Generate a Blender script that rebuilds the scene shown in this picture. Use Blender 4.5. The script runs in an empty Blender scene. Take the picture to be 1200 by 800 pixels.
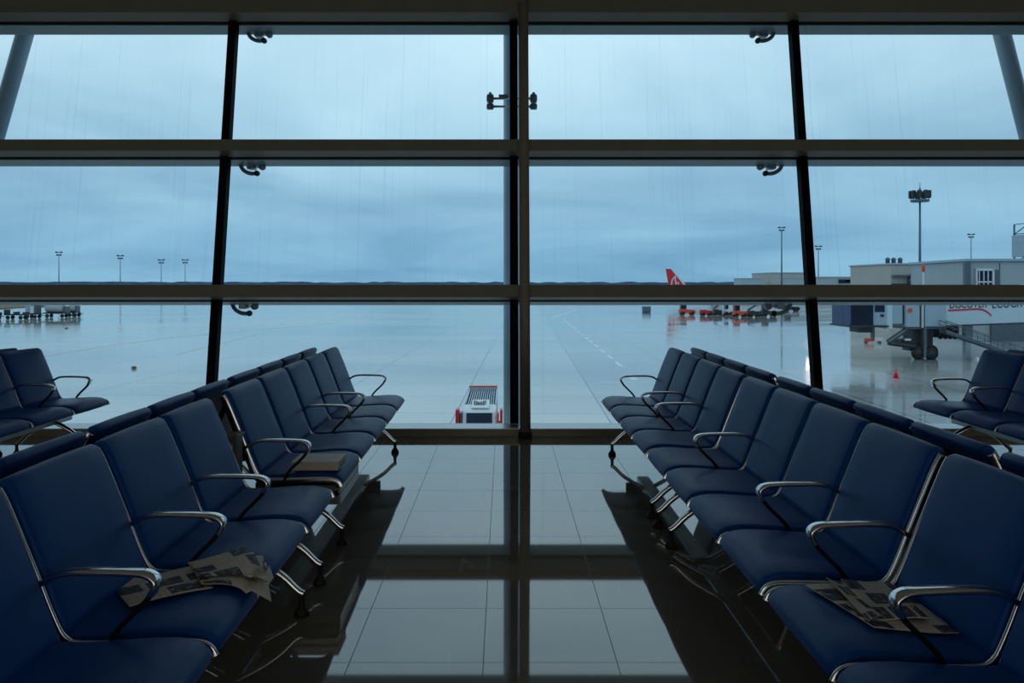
import bpy, bmesh, math, random
from mathutils import Vector, Matrix
random.seed(7)
C = bpy.context.scene.collection
PI = math.pi
F, PX, PY, H = 940.0, 590.0, 333.0, 1.5          # focal length in px, vanishing point, eye height
FILL = 1.35  # glow strength of the fill panels added to the back wall
APRON = -5.0                                     # apron level below the hall floor

# ------------------------------------------------------------------ materials
def lin(c):
    return tuple((v/255/12.92 if v/255 <= .04045 else ((v/255+.055)/1.055)**2.4) for v in c) + (1.0,)

def mat(name, col, rough=.5, metal=0.0, spec=.5, bump=None, vary=None):
    m = bpy.data.materials.new(name); m.use_nodes = True
    nt = m.node_tree; p = nt.nodes['Principled BSDF']
    c = lin(col)
    p.inputs['Base Color'].default_value = c
    p.inputs['Roughness'].default_value = rough
    p.inputs['Metallic'].default_value = metal
    p.inputs['Specular IOR Level'].default_value = spec
    tc = nt.nodes.new('ShaderNodeTexCoord')
    if vary:
        sc, amt = vary
        n = nt.nodes.new('ShaderNodeTexNoise'); n.inputs['Scale'].default_value = sc; n.inputs['Detail'].default_value = 4
        nt.links.new(tc.outputs['Object'], n.inputs['Vector'])
        r = nt.nodes.new('ShaderNodeValToRGB')
        r.color_ramp.elements[0].position = .3; r.color_ramp.elements[1].position = .7
        r.color_ramp.elements[0].color = tuple(v*(1-amt) for v in c[:3])+(1,)
        r.color_ramp.elements[1].color = tuple(min(1, v*(1+amt)) for v in c[:3])+(1,)
        nt.links.new(n.outputs['Fac'], r.inputs['Fac']); nt.links.new(r.outputs['Color'], p.inputs['Base Color'])
    if bump:
        sc, st = bump
        n = nt.nodes.new('ShaderNodeTexNoise'); n.inputs['Scale'].default_value = sc; n.inputs['Detail'].default_value = 3
        nt.links.new(tc.outputs['Object'], n.inputs['Vector'])
        b = nt.nodes.new('ShaderNodeBump'); b.inputs['Strength'].default_value = st; b.inputs['Distance'].default_value = .01
        nt.links.new(n.outputs['Fac'], b.inputs['Height']); nt.links.new(b.outputs['Normal'], p.inputs['Normal'])
    return m

M = {}
M['vinyl'] = mat('navy_vinyl', (16, 76, 156), .4, 0, .13, bump=(160, .06), vary=(9, .06))
M['chrome'] = mat('polished_aluminium', (205, 208, 210), .16, 1.0, vary=(20, .05))
M['satin'] = mat('satin_aluminium', (150, 152, 152), .32, 1.0, vary=(15, .06))
M['darkmetal'] = mat('dark_metal', (22, 23, 25), .45, .3, vary=(18, .1))
M['rubber'] = mat('black_rubber', (12, 12, 13), .6, vary=(25, .15))
M['frame'] = mat('bronze_paint', (114, 115, 106), .45, 0, .4, vary=(6, .05))
M['tube'] = mat('bronze_tube', (126, 121, 109), .42, 0, .4, vary=(6, .05))
M['black'] = mat('black_aluminium', (5, 5, 6), .7, 0, .1, vary=(10, .1))
M['fin'] = mat('grey_aluminium_fin', (116, 138, 150), .4, 0, .5, vary=(5, .06))
M['extcol'] = mat('pale_steel', (172, 206, 234), .4, 0, .5, vary=(5, .05))
M['strut'] = mat('strut_paint', (120, 146, 165), .4, 0, .5, vary=(5, .05))
M['sill'] = mat('sill_stone', (122, 120, 108), .22, 0, .6, vary=(4, .08))
M['silltop'] = mat('sill_sheet', (190, 198, 202), .25, .4, .5, vary=(5, .04))
M['wall'] = mat('hall_wall', (214, 200, 178), .7, vary=(1.2, .05))
M['ceil'] = mat('hall_ceiling', (220, 208, 188), .7, vary=(1.0, .05))
M['steel'] = mat('bracket_steel', (92, 112, 128), .3, .2, vary=(12, .1))
M['tabletop'] = mat('table_laminate', (112, 112, 104), .38, vary=(8, .06))
M['tableside'] = mat('table_panel', (150, 160, 162), .35, .2, vary=(8, .05))
M['post'] = mat('brown_grey_plastic', (96, 92, 80), .5, vary=(9, .08))
M['box'] = mat('beige_card', (206, 206, 196), .55, vary=(9, .05))
M['perf'] = mat('perforated_back', (24, 25, 27), .5, .3, vary=(60, .5))
M['white'] = mat('white_paint', (208, 214, 216), .4, vary=(3, .05))
M['bridge'] = mat('bridge_paint', (150, 170, 184), .42, vary=(.8, .06))
M['bridgew'] = mat('bridge_white', (186, 204, 214), .42, vary=(.5, .04))
M['bellows'] = mat('bellows_fabric', (50, 76, 108), .6, vary=(2, .2))
M['galv'] = mat('galvanised_steel', (88, 100, 108), .4, .6, vary=(4, .15))
M['gear'] = mat('undercarriage_steel', (44, 54, 62), .5, .4, vary=(4, .25))
M['glassdark'] = mat('dark_glazing', (20, 38, 64), .15, 0, .15, vary=(3, .2))
M['concrete'] = mat('pale_cladding', (156, 166, 172), .6, vary=(.15, .06))
M['beige'] = mat('beige_cladding', (168, 166, 160), .6, vary=(.15, .05))
M['red'] = mat('red_paint', (205, 22, 44), .35, vary=(2, .06))
M['orange'] = mat('orange_paint', (216, 74, 40), .45, vary=(2, .1))
M['conered'] = mat('cone_plastic', (225, 30, 60), .4, vary=(5, .05))
M['soil'] = mat('dry_soil', (112, 96, 72), .9, vary=(.3, .2))
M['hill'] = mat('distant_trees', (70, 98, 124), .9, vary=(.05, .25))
M['mast'] = mat('mast_steel', (82, 104, 122), .5, .3, vary=(1, .1))
M['blueletter'] = mat('navy_lettering', (18, 36, 72), .5, vary=(3, .1))
M['linewhite'] = mat('white_marking', (200, 214, 222), .5, vary=(2, .12))
M['lineyellow'] = mat('yellow_marking', (186, 176, 140), .5, vary=(2, .15))

def floor_material():
    m = bpy.data.materials.new('polished_tile'); m.use_nodes = True
    nt = m.node_tree; p = nt.nodes['Principled BSDF']; N = nt.nodes.new; L = nt.links.new
    tc = N('ShaderNodeTexCoord'); mp = N('ShaderNodeMapping')
    mp.inputs['Location'].default_value = (.080, -3.183, 0)
    L(tc.outputs['Object'], mp.inputs['Vector'])
    br = N('ShaderNodeTexBrick'); br.offset = 0; br.squash = 1
    br.inputs['Scale'].default_value = 1; br.inputs['Brick Width'].default_value = .531; br.inputs['Row Height'].default_value = .531
    br.inputs['Mortar Size'].default_value = .0017; br.inputs['Mortar Smooth'].default_value = .1; br.inputs['Bias'].default_value = 0
    br.inputs['Color1'].default_value = lin((124, 119, 108)); br.inputs['Color2'].default_value = lin((117, 113, 103)); br.inputs['Mortar'].default_value = lin((14, 14, 14))
    L(mp.outputs['Vector'], br.inputs['Vector'])
    # pale veins running diagonally through the stone
    mv = N('ShaderNodeMapping'); mv.inputs['Rotation'].default_value = (0, 0, .5); mv.inputs['Scale'].default_value = (9, .9, 1)
    L(tc.outputs['Object'], mv.inputs['Vector'])
    nz = N('ShaderNodeTexNoise'); nz.inputs['Scale'].default_value = 1.3; nz.inputs['Detail'].default_value = 6; nz.inputs['Distortion'].default_value = .6
    L(mv.outputs['Vector'], nz.inputs['Vector'])
    rp = N('ShaderNodeValToRGB'); rp.color_ramp.elements[0].position = .64; rp.color_ramp.elements[1].position = .74
    rp.color_ramp.elements[0].color = (0, 0, 0, 1); rp.color_ramp.elements[1].color = (.35, .35, .35, 1)
    L(nz.outputs['Fac'], rp.inputs['Fac'])
    mx = N('ShaderNodeMixRGB'); mx.inputs['Color2'].default_value = lin((186, 180, 166))
    L(rp.outputs['Color'], mx.inputs['Fac']); L(br.outputs['Color'], mx.inputs['Color1']); L(mx.outputs['Color'], p.inputs['Base Color'])
    ro = N('ShaderNodeMapRange'); ro.inputs['To Min'].default_value = .035; ro.inputs['To Max'].default_value = .6
    L(br.outputs['Fac'], ro.inputs['Value']); L(ro.outputs['Result'], p.inputs['Roughness'])
    p.inputs['IOR'].default_value = 2.15
    return m

def apron_material():
    m = bpy.data.materials.new('wet_concrete'); m.use_nodes = True
    nt = m.node_tree; p = nt.nodes['Principled BSDF']; N = nt.nodes.new; L = nt.links.new
    tc = N('ShaderNodeTexCoord'); mp = N('ShaderNodeMapping'); mp.inputs['Rotation'].default_value = (0, 0, .026)
    mp.inputs['Location'].default_value = (-4.05, 1.6, 0)
    L(tc.outputs['Object'], mp.inputs['Vector'])
    br = N('ShaderNodeTexBrick'); br.offset = 0
    br.inputs['Scale'].default_value = 1; br.inputs['Brick Width'].default_value = 7.5; br.inputs['Row Height'].default_value = 6.0
    br.inputs['Mortar Size'].default_value = .05; br.inputs['Mortar Smooth'].default_value = .3
    br.inputs['Color1'].default_value = lin((186, 186, 180)); br.inputs['Color2'].default_value = lin((192, 192, 186)); br.inputs['Mortar'].default_value = lin((92, 104, 112))
    L(mp.outputs['Vector'], br.inputs['Vector'])
    # a slightly darker strip of asphalt to the right of one joint
    sp = N('ShaderNodeSeparateXYZ'); L(mp.outputs['Vector'], sp.inputs['Vector'])
    gt = N('ShaderNodeMath'); gt.operation = 'GREATER_THAN'; gt.inputs[1].default_value = 0.0
    L(sp.outputs['X'], gt.inputs[0])
    nz = N('ShaderNodeTexNoise'); nz.inputs['Scale'].default_value = .06; nz.inputs['Detail'].default_value = 6
    mz = N('ShaderNodeMapping'); mz.inputs['Scale'].default_value = (.5, 1.6, 1)
    L(tc.outputs['Object'], mz.inputs['Vector']); L(mz.outputs['Vector'], nz.inputs['Vector'])
    mx = N('ShaderNodeMixRGB'); mx.blend_type = 'MULTIPLY'; mx.inputs['Color2'].default_value = (.74, .76, .8, 1)
    ml = N('ShaderNodeMath'); ml.operation = 'MULTIPLY'; ml.inputs[1].default_value = .8
    L(gt.outputs[0], ml.inputs[0]); L(ml.outputs[0], mx.inputs['Fac']); L(br.outputs['Color'], mx.inputs['Color1'])
    m2 = N('ShaderNodeMixRGB'); m2.blend_type = 'MULTIPLY'; m2.inputs['Fac'].default_value = 1
    rr = N('ShaderNodeValToRGB'); rr.color_ramp.elements[0].position = .35; rr.color_ramp.elements[1].position = .65
    rr.color_ramp.elements[0].color = (.78, .8, .82, 1); rr.color_ramp.elements[1].color = (1, 1, 1, 1)
    L(nz.outputs['Fac'], rr.inputs['Fac']); L(mx.outputs['Color'], m2.inputs['Color1']); L(rr.outputs['Color'], m2.inputs['Color2'])
    L(m2.outputs['Color'], p.inputs['Base Color'])
    ro = N('ShaderNodeMapRange'); ro.inputs['From Min'].default_value = .38; ro.inputs['From Max'].default_value = .62
    ro.inputs['To Min'].default_value = .03; ro.inputs['To Max'].default_value = .15
    L(nz.outputs['Fac'], ro.inputs['Value']); L(ro.outputs['Result'], p.inputs['Roughness'])
    # ripples of the water film
    n2 = N('ShaderNodeTexNoise'); n2.inputs['Scale'].default_value = 1.2; n2.inputs['Detail'].default_value = 5
    L(tc.outputs['Object'], n2.inputs['Vector'])
    b = N('ShaderNodeBump'); b.inputs['Strength'].default_value = .035; b.inputs['Distance'].default_value = .12
    L(n2.outputs['Fac'], b.inputs['Height']); L(b.outputs['Normal'], p.inputs['Normal'])
    return m

def glass_material():
    m = bpy.data.materials.new('rain_streaked_glass'); m.use_nodes = True
    nt = m.node_tree; nt.nodes.remove(nt.nodes['Principled BSDF']); N = nt.nodes.new; L = nt.links.new
    out = nt.nodes['Material Output']
    tc = N('ShaderNodeTexCoord'); mp = N('ShaderNodeMapping'); mp.inputs['Scale'].default_value = (26, 0, .22)
    L(tc.outputs['Object'], mp.inputs['Vector'])
    nz = N('ShaderNodeTexNoise'); nz.inputs['Scale'].default_value = 1; nz.inputs['Detail'].default_value = 5; nz.inputs['Roughness'].default_value = .7
    L(mp.outputs['Vector'], nz.inputs['Vector'])
    r = N('ShaderNodeValToRGB'); r.color_ramp.elements[0].position = .28; r.color_ramp.elements[1].position = .44
    r.color_ramp.elements[0].color = (.90, .935, .95, 1); r.color_ramp.elements[1].color = (.955, .985, .99, 1)
    L(nz.outputs['Fac'], r.inputs['Fac'])
    tr = N('ShaderNodeBsdfTransparent'); L(r.outputs['Color'], tr.inputs['Color'])
    gl = N('ShaderNodeBsdfGlossy'); gl.inputs['Roughness'].default_value = .02
    fr = N('ShaderNodeFresnel'); fr.inputs['IOR'].default_value = 1.35
    mx = N('ShaderNodeMixShader'); L(fr.outputs[0], mx.inputs[0]); L(tr.outputs[0], mx.inputs[1]); L(gl.outputs[0], mx.inputs[2])
    L(mx.outputs[0], out.inputs['Surface'])
    return m

def newspaper_material(seed):
    m = bpy.data.materials.new('newsprint'); m.use_nodes = True
    nt = m.node_tree; p = nt.nodes['Principled BSDF']; N = nt.nodes.new; L = nt.links.new
    uv = N('ShaderNodeTexCoord')
    mp = N('ShaderNodeMapping'); mp.inputs['Location'].default_value = (seed, seed*.7, 0); mp.inputs['Scale'].default_value = (1, 1, 1)
    L(uv.outputs['UV'], mp.inputs['Vector'])
    def brick(w, h, mort, c1, c2, cm, off=.5):
        b = N('ShaderNodeTexBrick'); b.offset = off; b.inputs['Scale'].default_value = 1
        b.inputs['Brick Width'].default_value = w; b.inputs['Row Height'].default_value = h; b.inputs['Mortar Size'].default_value = mort
        b.inputs['Color1'].default_value = c1; b.inputs['Color2'].default_value = c2; b.inputs['Mortar'].default_value = cm
        L(mp.outputs['Vector'], b.inputs['Vector']); return b
    paper = lin((214, 212, 202))
    text = brick(.16, .03, .010, lin((140, 140, 136)), lin((176, 174, 166)), paper)
    pics = brick(.47, .36, .035, (0, 0, 0, 1), (1, 1, 1, 1), (0, 0, 0, 1), .35)
    nz = N('ShaderNodeTexNoise'); nz.inputs['Scale'].default_value = 9; nz.inputs['Detail'].default_value = 4; nz.inputs['Roughness'].default_value = .65
    L(mp.outputs['Vector'], nz.inputs['Vector'])
    r = N('ShaderNodeValToRGB'); e = r.color_ramp.elements
    e[0].position = .36; e[0].color = lin((16, 28, 62)); e[1].position = .66; e[1].color = lin((176, 170, 152))
    x = e.new(.48); x.color = lin((52, 74, 104)); x = e.new(.57); x.color = lin((98, 92, 82))
    L(nz.outputs['Fac'], r.inputs['Fac'])
    th = N('ShaderNodeMath'); th.operation = 'GREATER_THAN'; th.inputs[1].default_value = .42
    L(pics.outputs['Color'], th.inputs[0])
    mx = N('ShaderNodeMixRGB'); L(th.outputs[0], mx.inputs['Fac']); L(text.outputs['Color'], mx.inputs['Color1']); L(r.outputs['Color'], mx.inputs['Color2'])
    L(mx.outputs['Color'], p.inputs['Base Color']); p.inputs['Roughness'].default_value = .7
    return m

M['floor'] = floor_material(); M['apron'] = apron_material(); M['glass'] = glass_material()

# ------------------------------------------------------------------ mesh helpers
def link(name, bm, m, parent=None, smooth=False, mats=None):
    me = bpy.data.meshes.new(name)
    bmesh.ops.recalc_face_normals(bm, faces=bm.faces[:])
    bm.to_mesh(me); bm.free()
    for x in (mats or [m]): me.materials.append(x)
    if smooth:
        for p in me.polygons: p.use_smooth = True
    o = bpy.data.objects.new(name, me); C.objects.link(o)
    if parent: o.parent = parent
    return o

def inst(name, me, parent, loc=(0, 0, 0), rz=0):
    o = bpy.data.objects.new(name, me); C.objects.link(o); o.parent = parent
    o.location = loc; o.rotation_euler = (0, 0, rz); return o

def bevel(o, w, seg=2):
    b = o.modifiers.new('bevel', 'BEVEL'); b.width = w; b.segments = seg; b.limit_method = 'ANGLE'; b.angle_limit = math.radians(40)
    return o

def box(bm, x0, x1, y0, y1, z0, z1, T=None):
    vs = [bm.verts.new((x, y, z)) for z in (z0, z1) for y in (y0, y1) for x in (x0, x1)]
    for f in ((0, 1, 3, 2), (4, 6, 7, 5), (0, 4, 5, 1), (2, 3, 7, 6), (0, 2, 6, 4), (1, 5, 7, 3)):
        bm.faces.new([vs[i] for i in f])
    if T is not None:
        for v in vs: v.co = T(v.co)
    return vs

def prism(bm, pts, axis, a, b):
    """closed 2-D profile swept along an axis; axis 'x': pts=(y,z), 'y': pts=(x,z), 'z': pts=(x,y)"""
    def P(p, t):
        return {'x': (t, p[0], p[1]), 'y': (p[0], t, p[1]), 'z': (p[0], p[1], t)}[axis]
    A = [bm.verts.new(P(p, a)) for p in pts]; B = [bm.verts.new(P(p, b)) for p in pts]
    n = len(pts)
    bm.faces.new(A); bm.faces.new(B[::-1])
    for i in range(n): bm.faces.new((A[i], B[i], B[(i+1) % n], A[(i+1) % n]))

def tube(bm, path, r, n=10, flat=None):
    """round tube along a polyline; r may be a list; flat=(width_dir, w, t) gives a flat band instead"""
    path = [Vector(p) for p in path]; rings = []
    R = r if isinstance(r, (list, tuple)) else [r]*len(path)
    up = None
    for i, p in enumerate(path):
        d = (path[min(i+1, len(path)-1)] - path[max(i-1, 0)]).normalized()
        if flat:
            wdir = Vector(flat[0]).normalized(); w, t = flat[1][i] if isinstance(flat[1], list) else flat[1], flat[2]
            nrm = d.cross(wdir).normalized()
            ring = []
            for k in range(n):
                a = 2*PI*k/n; ca, sa = math.cos(a), math.sin(a)
                sgn = lambda v: (abs(v)**.55)*(1 if v >= 0 else -1)
                ring.append(bm.verts.new(p + wdir*(w/2*sgn(ca)) + nrm*(t/2*sgn(sa))))
            rings.append(ring); continue
        if up is None:
            up = Vector((0, 0, 1)) if abs(d.z) < .9 else Vector((0, 1, 0))
        a_ = d.cross(up).normalized(); b_ = a_.cross(d).normalized(); up = b_
        rings.append([bm.verts.new(p + a_*(R[i]*math.cos(2*PI*k/n)) + b_*(R[i]*math.sin(2*PI*k/n))) for k in range(n)])
    for q in range(len(rings)-1):
        for k in range(n):
            bm.faces.new((rings[q][k], rings[q][(k+1) % n], rings[q+1][(k+1) % n], rings[q+1][k]))
    bm.faces.new(rings[0][::-1]); bm.faces.new(rings[-1])

def lathe(bm, prof, c=(0, 0, 0), n=16, axis='z'):
    """prof: list of (radius, height)"""
    c = Vector(c); rings = []
    for r, h in prof:
        ring = []
        for k in range(n):
            a = 2*PI*k/n; u, v = max(r, 1e-4)*math.cos(a), max(r, 1e-4)*math.sin(a)
            ring.append(bm.verts.new(c + Vector({'z': (u, v, h), 'x': (h, u, v), 'y': (u, h, v)}[axis])))
        rings.append(ring)
    for q in range(len(rings)-1):
        for k in range(n): bm.faces.new((rings[q][k], rings[q][(k+1) % n], rings[q+1][(k+1) % n], rings[q+1][k]))
    bm.faces.new(rings[0][::-1]); bm.faces.new(rings[-1])

def smoothpath(pts, it=2):
    pts = [Vector(p) for p in pts]
    for _ in range(it):
        out = [pts[0]]
        for a, b in zip(pts, pts[1:]): out += [a*.75+b*.25, a*.25+b*.75]
        pts = out + [pts[-1]]
    return pts

def NB(): return bmesh.new()

def thing(name, label, cat, loc=(0, 0, 0), rz=0, group=None):
    o = bpy.data.objects.new(name, None); C.objects.link(o); o.empty_display_size = .1
    o.location = loc; o.rotation_euler = (0, 0, rz)
    return tag(o, label, cat, group)

def tag(o, label, cat, group=None):
    o['label'] = label; o['category'] = cat
    if group: o['group'] = group
    return o

def struct(o, label=None):
    o['kind'] = 'structure'
    if label: o['label'] = label
    return o

def at(x, y, D):                                  # point of the photograph at a known distance
    return Vector(((x-PX)*D/F, D, H-(y-PY)*D/F))

# ------------------------------------------------------------------ the hall
bm = NB(); box(bm, -15, 15, -9, 8.0, -.2, 0); struct(link('floor', bm, M['floor']), 'polished dark stone tile floor')
bm = NB(); box(bm, -15, 15, -9, 9.6, 5.15, 5.35); struct(link('ceiling', bm, M['ceil']))
bm = NB(); box(bm, -15.2, -15, -9, 9.4, -.2, 5.35); struct(link('wall_left', bm, M['wall']))
bm = NB(); box(bm, 15, 15.2, -9, 9.4, -.2, 5.35); struct(link('wall_right', bm, M['wall']))
bm = NB(); box(bm, -15.2, 15.2, -9.2, -9, -.2, 5.35); struct(link('wall_back', bm, M['wall']))

# added fill: unseen glowing panels framed as shop windows behind the camera
fillm = bpy.data.materials.new('added_fill_panel'); fillm.use_nodes = True
_p = fillm.node_tree.nodes['Principled BSDF']; _p.inputs['Emission Color'].default_value = (1, .96, .87, 1); _p.inputs['Emission Strength'].default_value = FILL
_p.inputs['Base Color'].default_value = (.5, .45, .4, 1)
for i, x in enumerate((-9.5, -3.2, 3.2, 9.5)):
    bm = NB()
    for a in ((-2.9, 2.9, .1, .2), (-2.9, 2.9, 2.6, 2.7), (-2.9, -2.8, .2, 2.6), (2.8, 2.9, .2, 2.6), (-.96, -.90, .2, 2.6), (.90, .96, .2, 2.6)):
        box(bm, x+a[0], x+a[1], -9.0, -8.93, a[2], a[3])
    wo = struct(link('window_%d' % (101+i), bm, M['frame']), 'added fill light panel framed as a window in the back wall')
    bm = NB(); box(bm, x-2.8, x+2.8, -9.0, -8.96, .2, 2.6); link('pane', bm, fillm, wo)
TH = math.atan(.172); SN, CS = math.sin(TH), math.cos(TH); G0 = 8.10
def fac(v):                                        # facade frame: x, slope height s, inward n
    x, s, n = v
    return Vector((x, G0 + s*SN - n*CS, s*CS + n*SN))
W = 3.083; MX = [.110 + W*k for k in range(-4, 5)]
BARS = [(1.351, 1.478), (2.894, 3.019), (4.447, 5.16)]
tn = [0]
def trim(bm, m, label, name='trim', bev=0, smooth=False):
    tn[0] += 1
    o = struct(link('%s_%d' % (name, tn[0]), bm, m, smooth=smooth), label)
    if bev: bevel(o, bev)
    return o
XL, XR = -15, 15
def fbox(bm, x0, x1, s0, s1, n0, n1): box(bm, x0, x1, s0, s1, n0, n1, T=fac)
names = ['lower', 'middle', 'upper']
for (s0, s1), nm in zip(BARS, names):
    for x0, x1, side in ((XL, .213, 'left'), (.213, XR, 'right')):
        bm = NB(); fbox(bm, x0, x1, s0, s1, .022, .235)
        trim(bm, M['frame'], 'dark bronze %s horizontal window rail %s of the round post' % (nm, side), bev=.004)
    bm = NB(); fbox(bm, XL, XR, s0-.006, s1, -.03, .022); trim(bm, M['black'], 'black gasket under the %s window rail' % nm)
    bm = NB(); fbox(bm, XL, XR, s0-.012, s1+.0, -.25, -.032); trim(bm, M['fin'], 'grey outside ledge behind the %s window rail' % nm)
# mullions between the rails
rows = [(.09, 1.351), (1.478, 2.894), (3.019, 4.447)]
for x in MX:
    bm = NB()
    for s0, s1 in rows: fbox(bm, x-.042, x+.042, s0, s1, -.05, .06)
    trim(bm, M['black'], 'black upright window bar')
# panes
wn = 0
for k in range(len(MX)+1):
    x0 = (MX[k-1]+.042) if k else XL; x1 = (MX[k]-.042) if k < len(MX) else XR
    for s0, s1 in rows:
        wn += 1; bm = NB(); fbox(bm, x0, x1, s0, s1, -.008, .0)
        struct(link('window_%d' % wn, bm, M['glass']), 'rain streaked glass pane')
# sill
bm = NB(); box(bm, XL, XR, 7.885, 8.24, 0, .074); trim(bm, M['sill'], 'low dark stone sill under the glass', bev=.004)
bm = NB(); box(bm, XL, XR, 7.89, 8.13, .074, .082); trim(bm, M['silltop'], 'pale sheet metal top of the sill')
bm = NB(); box(bm, XL, XR, 8.0, 8.24, -5.0, 0); trim(bm, M['wall'], 'outside wall below the hall floor')
# outside steel upright behind the centre mullion
bm = NB(); tube(bm, [fac((.088, s_, -.50)) for s_ in (-.3, 1.3, 2.9, 5.3)], .088, 24); trim(bm, M['extcol'], 'pale steel upright outside the centre of the glass', smooth=True)
# round post in front of the rails
bm = NB(); tube(bm, [fac((.213, s, .268)) for s in (.0, 1.3, 2.9, 4.53)], .053, 20)
trim(bm, M['tube'], 'round bronze post at the centre of the glass wall', smooth=True)
bm = NB(); tube(bm, [fac((.213, s, .268)) for s in (4.53, 5.2)], .047, 20); trim(bm, M['tube'], 'upper end of the round post', smooth=True)
bm = NB(); lathe(bm, [(.062, .0), (.068, .015), (.068, .045), (.058, .062)], c=(.213, G0-.268*CS, .0), n=20); trim(bm, M['rubber'], 'black collar at the foot of the post', smooth=True)
# inclined struts outside
for X0, X1, side in ((-5.96, -6.33, 'left'), (6.21, 6.54, 'right')):
    k = (X1-X0)/-1.30
    bm = NB(); tube(bm, [(X0 + k*(z-4.64), 10.0, z) for z in (APRON, 0, 3, 6.5)], .1, 18)
    trim(bm, M['strut'], 'inclined round steel strut outside at upper %s' % side, smooth=True)

# brackets on the outside of the glass wall
def rail_bracket(X, s, label):
    c = fac((X, s, -.22))
    t = thing('glass_bracket', label, 'bracket', c, group='brackets outside the glass wall'); t.scale = (.85, .85, .85)
    bm = NB(); box(bm, -.045, .05, -.05, .09, -.03, .09); o = bevel(link('bracket_body', bm, M['steel'], t), .012)
    sg = 1 if X < 0 else -1
    bm = NB(); tube(bm, smoothpath([(-.14*sg, 0, .03), (-.10*sg, -.02, -.04), (-.02*sg, -.03, -.085), (.05*sg, -.03, -.09)]), [.03]*16 if 0 else .026, 10); link('hook_arm', bm, M['steel'], t, True)
    bm = NB(); lathe(bm, [(.02, -.03), (.036, -.02), (.036, .02), (.02, .03)], c=(.085*sg, -.03, -.085), axis='y', n=14); link('clamp_knob', bm, M['darkmetal'], t, True)
    bm = NB(); lathe(bm, [(.025, -.035), (.042, -.025), (.042, .03), (.025, .04)], c=(.15*sg, -.02, .0), axis='y', n=14); link('clamp_knob', bm, M['steel'], t, True)
    bm = NB(); tube(bm, [(.0, 0, .0), (.15*sg, -.01, .0)], .014, 8); link('link_rod', bm, M['chrome'], t, True)
for (s0, s1), nm in zip(BARS, names):
    rail_bracket(-2.77, s0-.03, 'steel bracket outside the glass, left of the post, under the %s rail' % nm)
    rail_bracket(2.94, s0-.03, 'steel bracket outside the glass, right of the post, under the %s rail' % nm)
t = thing('glass_clamp', 'double steel clamp outside the glass behind the round post, top row of panes', 'bracket', at(598, 119, 8.98), group='brackets outside the glass wall')
for dz in (.035, -.055):
    bm = NB(); tube(bm, [(-.2, -.0, dz), (.25, 0, dz)], .014, 8); link('clamp_rod', bm, M['chrome'], t, True)
for dx in (-.225, .26):
    for dz, r in ((.035, .05), (-.055, .036)):
        bm = NB(); lathe(bm, [(r*.6, -.04), (r, -.03), (r, .03), (r*.6, .04)], c=(dx, 0, dz), axis='x', n=14); link('clamp_disc', bm, M['steel'], t, True)
    bm = NB(); box(bm, dx-.015, dx+.015, -.03, .03, -.085, .1); bevel(link('clamp_plate', bm, M['steel'], t), .006)
bm = NB(); box(bm, -.13, -.02, -.03, .05, .05, .075); bevel(link('clamp_lug', bm, M['steel'], t), .006)

# ------------------------------------------------------------------ seating
PITCH = .5725
SEAT_TOP = [(.0, .402), (-.004, .418), (.004, .438), (.022, .455), (.05, .467), (.09, .473), (.16, .473), (.26, .466), (.36, .46), (.45, .462), (.478, .462)]
SEAT_BOT = [(.484, .44), (.46, .41), (.3, .41), (.12, .412), (.05, .405), (.02, .393)]
BACK_FRONT = [(.436, .462), (.446, .49), (.478, .575), (.51, .665), (.548, .765), (.588, .862), (.604, .898), (.618, .914), (.638, .920), (.656, .914), (.664, .899)]
BACK_REAR = [(.655, .872), (.612, .765), (.574, .665), (.54, .575), (.508, .478), (.49, .45), (.45, .452)]

def cushion(name, prof, w, rnd):
    """padded pad: side profile swept across the width with crowned, rounded sides"""
    bm = NB(); n = len(prof)
    cy = sum(p[0] for p in prof)/n; cz = sum(p[1] for p in prof)/n
    # outward 2-D normals of the profile
    nor = []
    for i in range(n):
        a = Vector(prof[i-1]); b = Vector(prof[(i+1) % n]); d = (b-a).normalized(); nor.append(Vector((d.y, -d.x)))
    area = sum(prof[i][0]*prof[(i+1) % n][1]-prof[(i+1) % n][0]*prof[i][1] for i in range(n))
    sgn = 1 if area > 0 else -1
    rings = []
    h = w/2
    for t in (-h, -h+.15*rnd, -h+.5*rnd, -h+rnd, -h*.55, 0, h*.55, h-rnd, h-.5*rnd, h-.15*rnd, h):
        e = max(0.0, (abs(t)-(h-rnd))/rnd); ins = rnd*(1-math.sqrt(max(0, 1-e*e)))*.8
        crown = .004*(1-(t/h)**2)
        rings.append([bm.verts.new((t, p[0]-nor[i].x*sgn*(ins-crown), p[1]-nor[i].y*sgn*(ins-crown))) for i, p in enumerate(prof)])
    for q in range(len(rings)-1):
        for i in range(n): bm.faces.new((rings[q][i], rings[q][(i+1) % n], rings[q+1][(i+1) % n], rings[q+1][i]))
    bm.faces.new(rings[0][::-1]); bm.faces.new(rings[-1])
    o = link(name, bm, M['vinyl'], None, True); me = o.data; bpy.data.objects.remove(o); return me

def tomesh(name, bm, m, smooth=False):
    o = link(name, bm, m, None, smooth); me = o.data; bpy.data.objects.remove(o); return me

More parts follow.
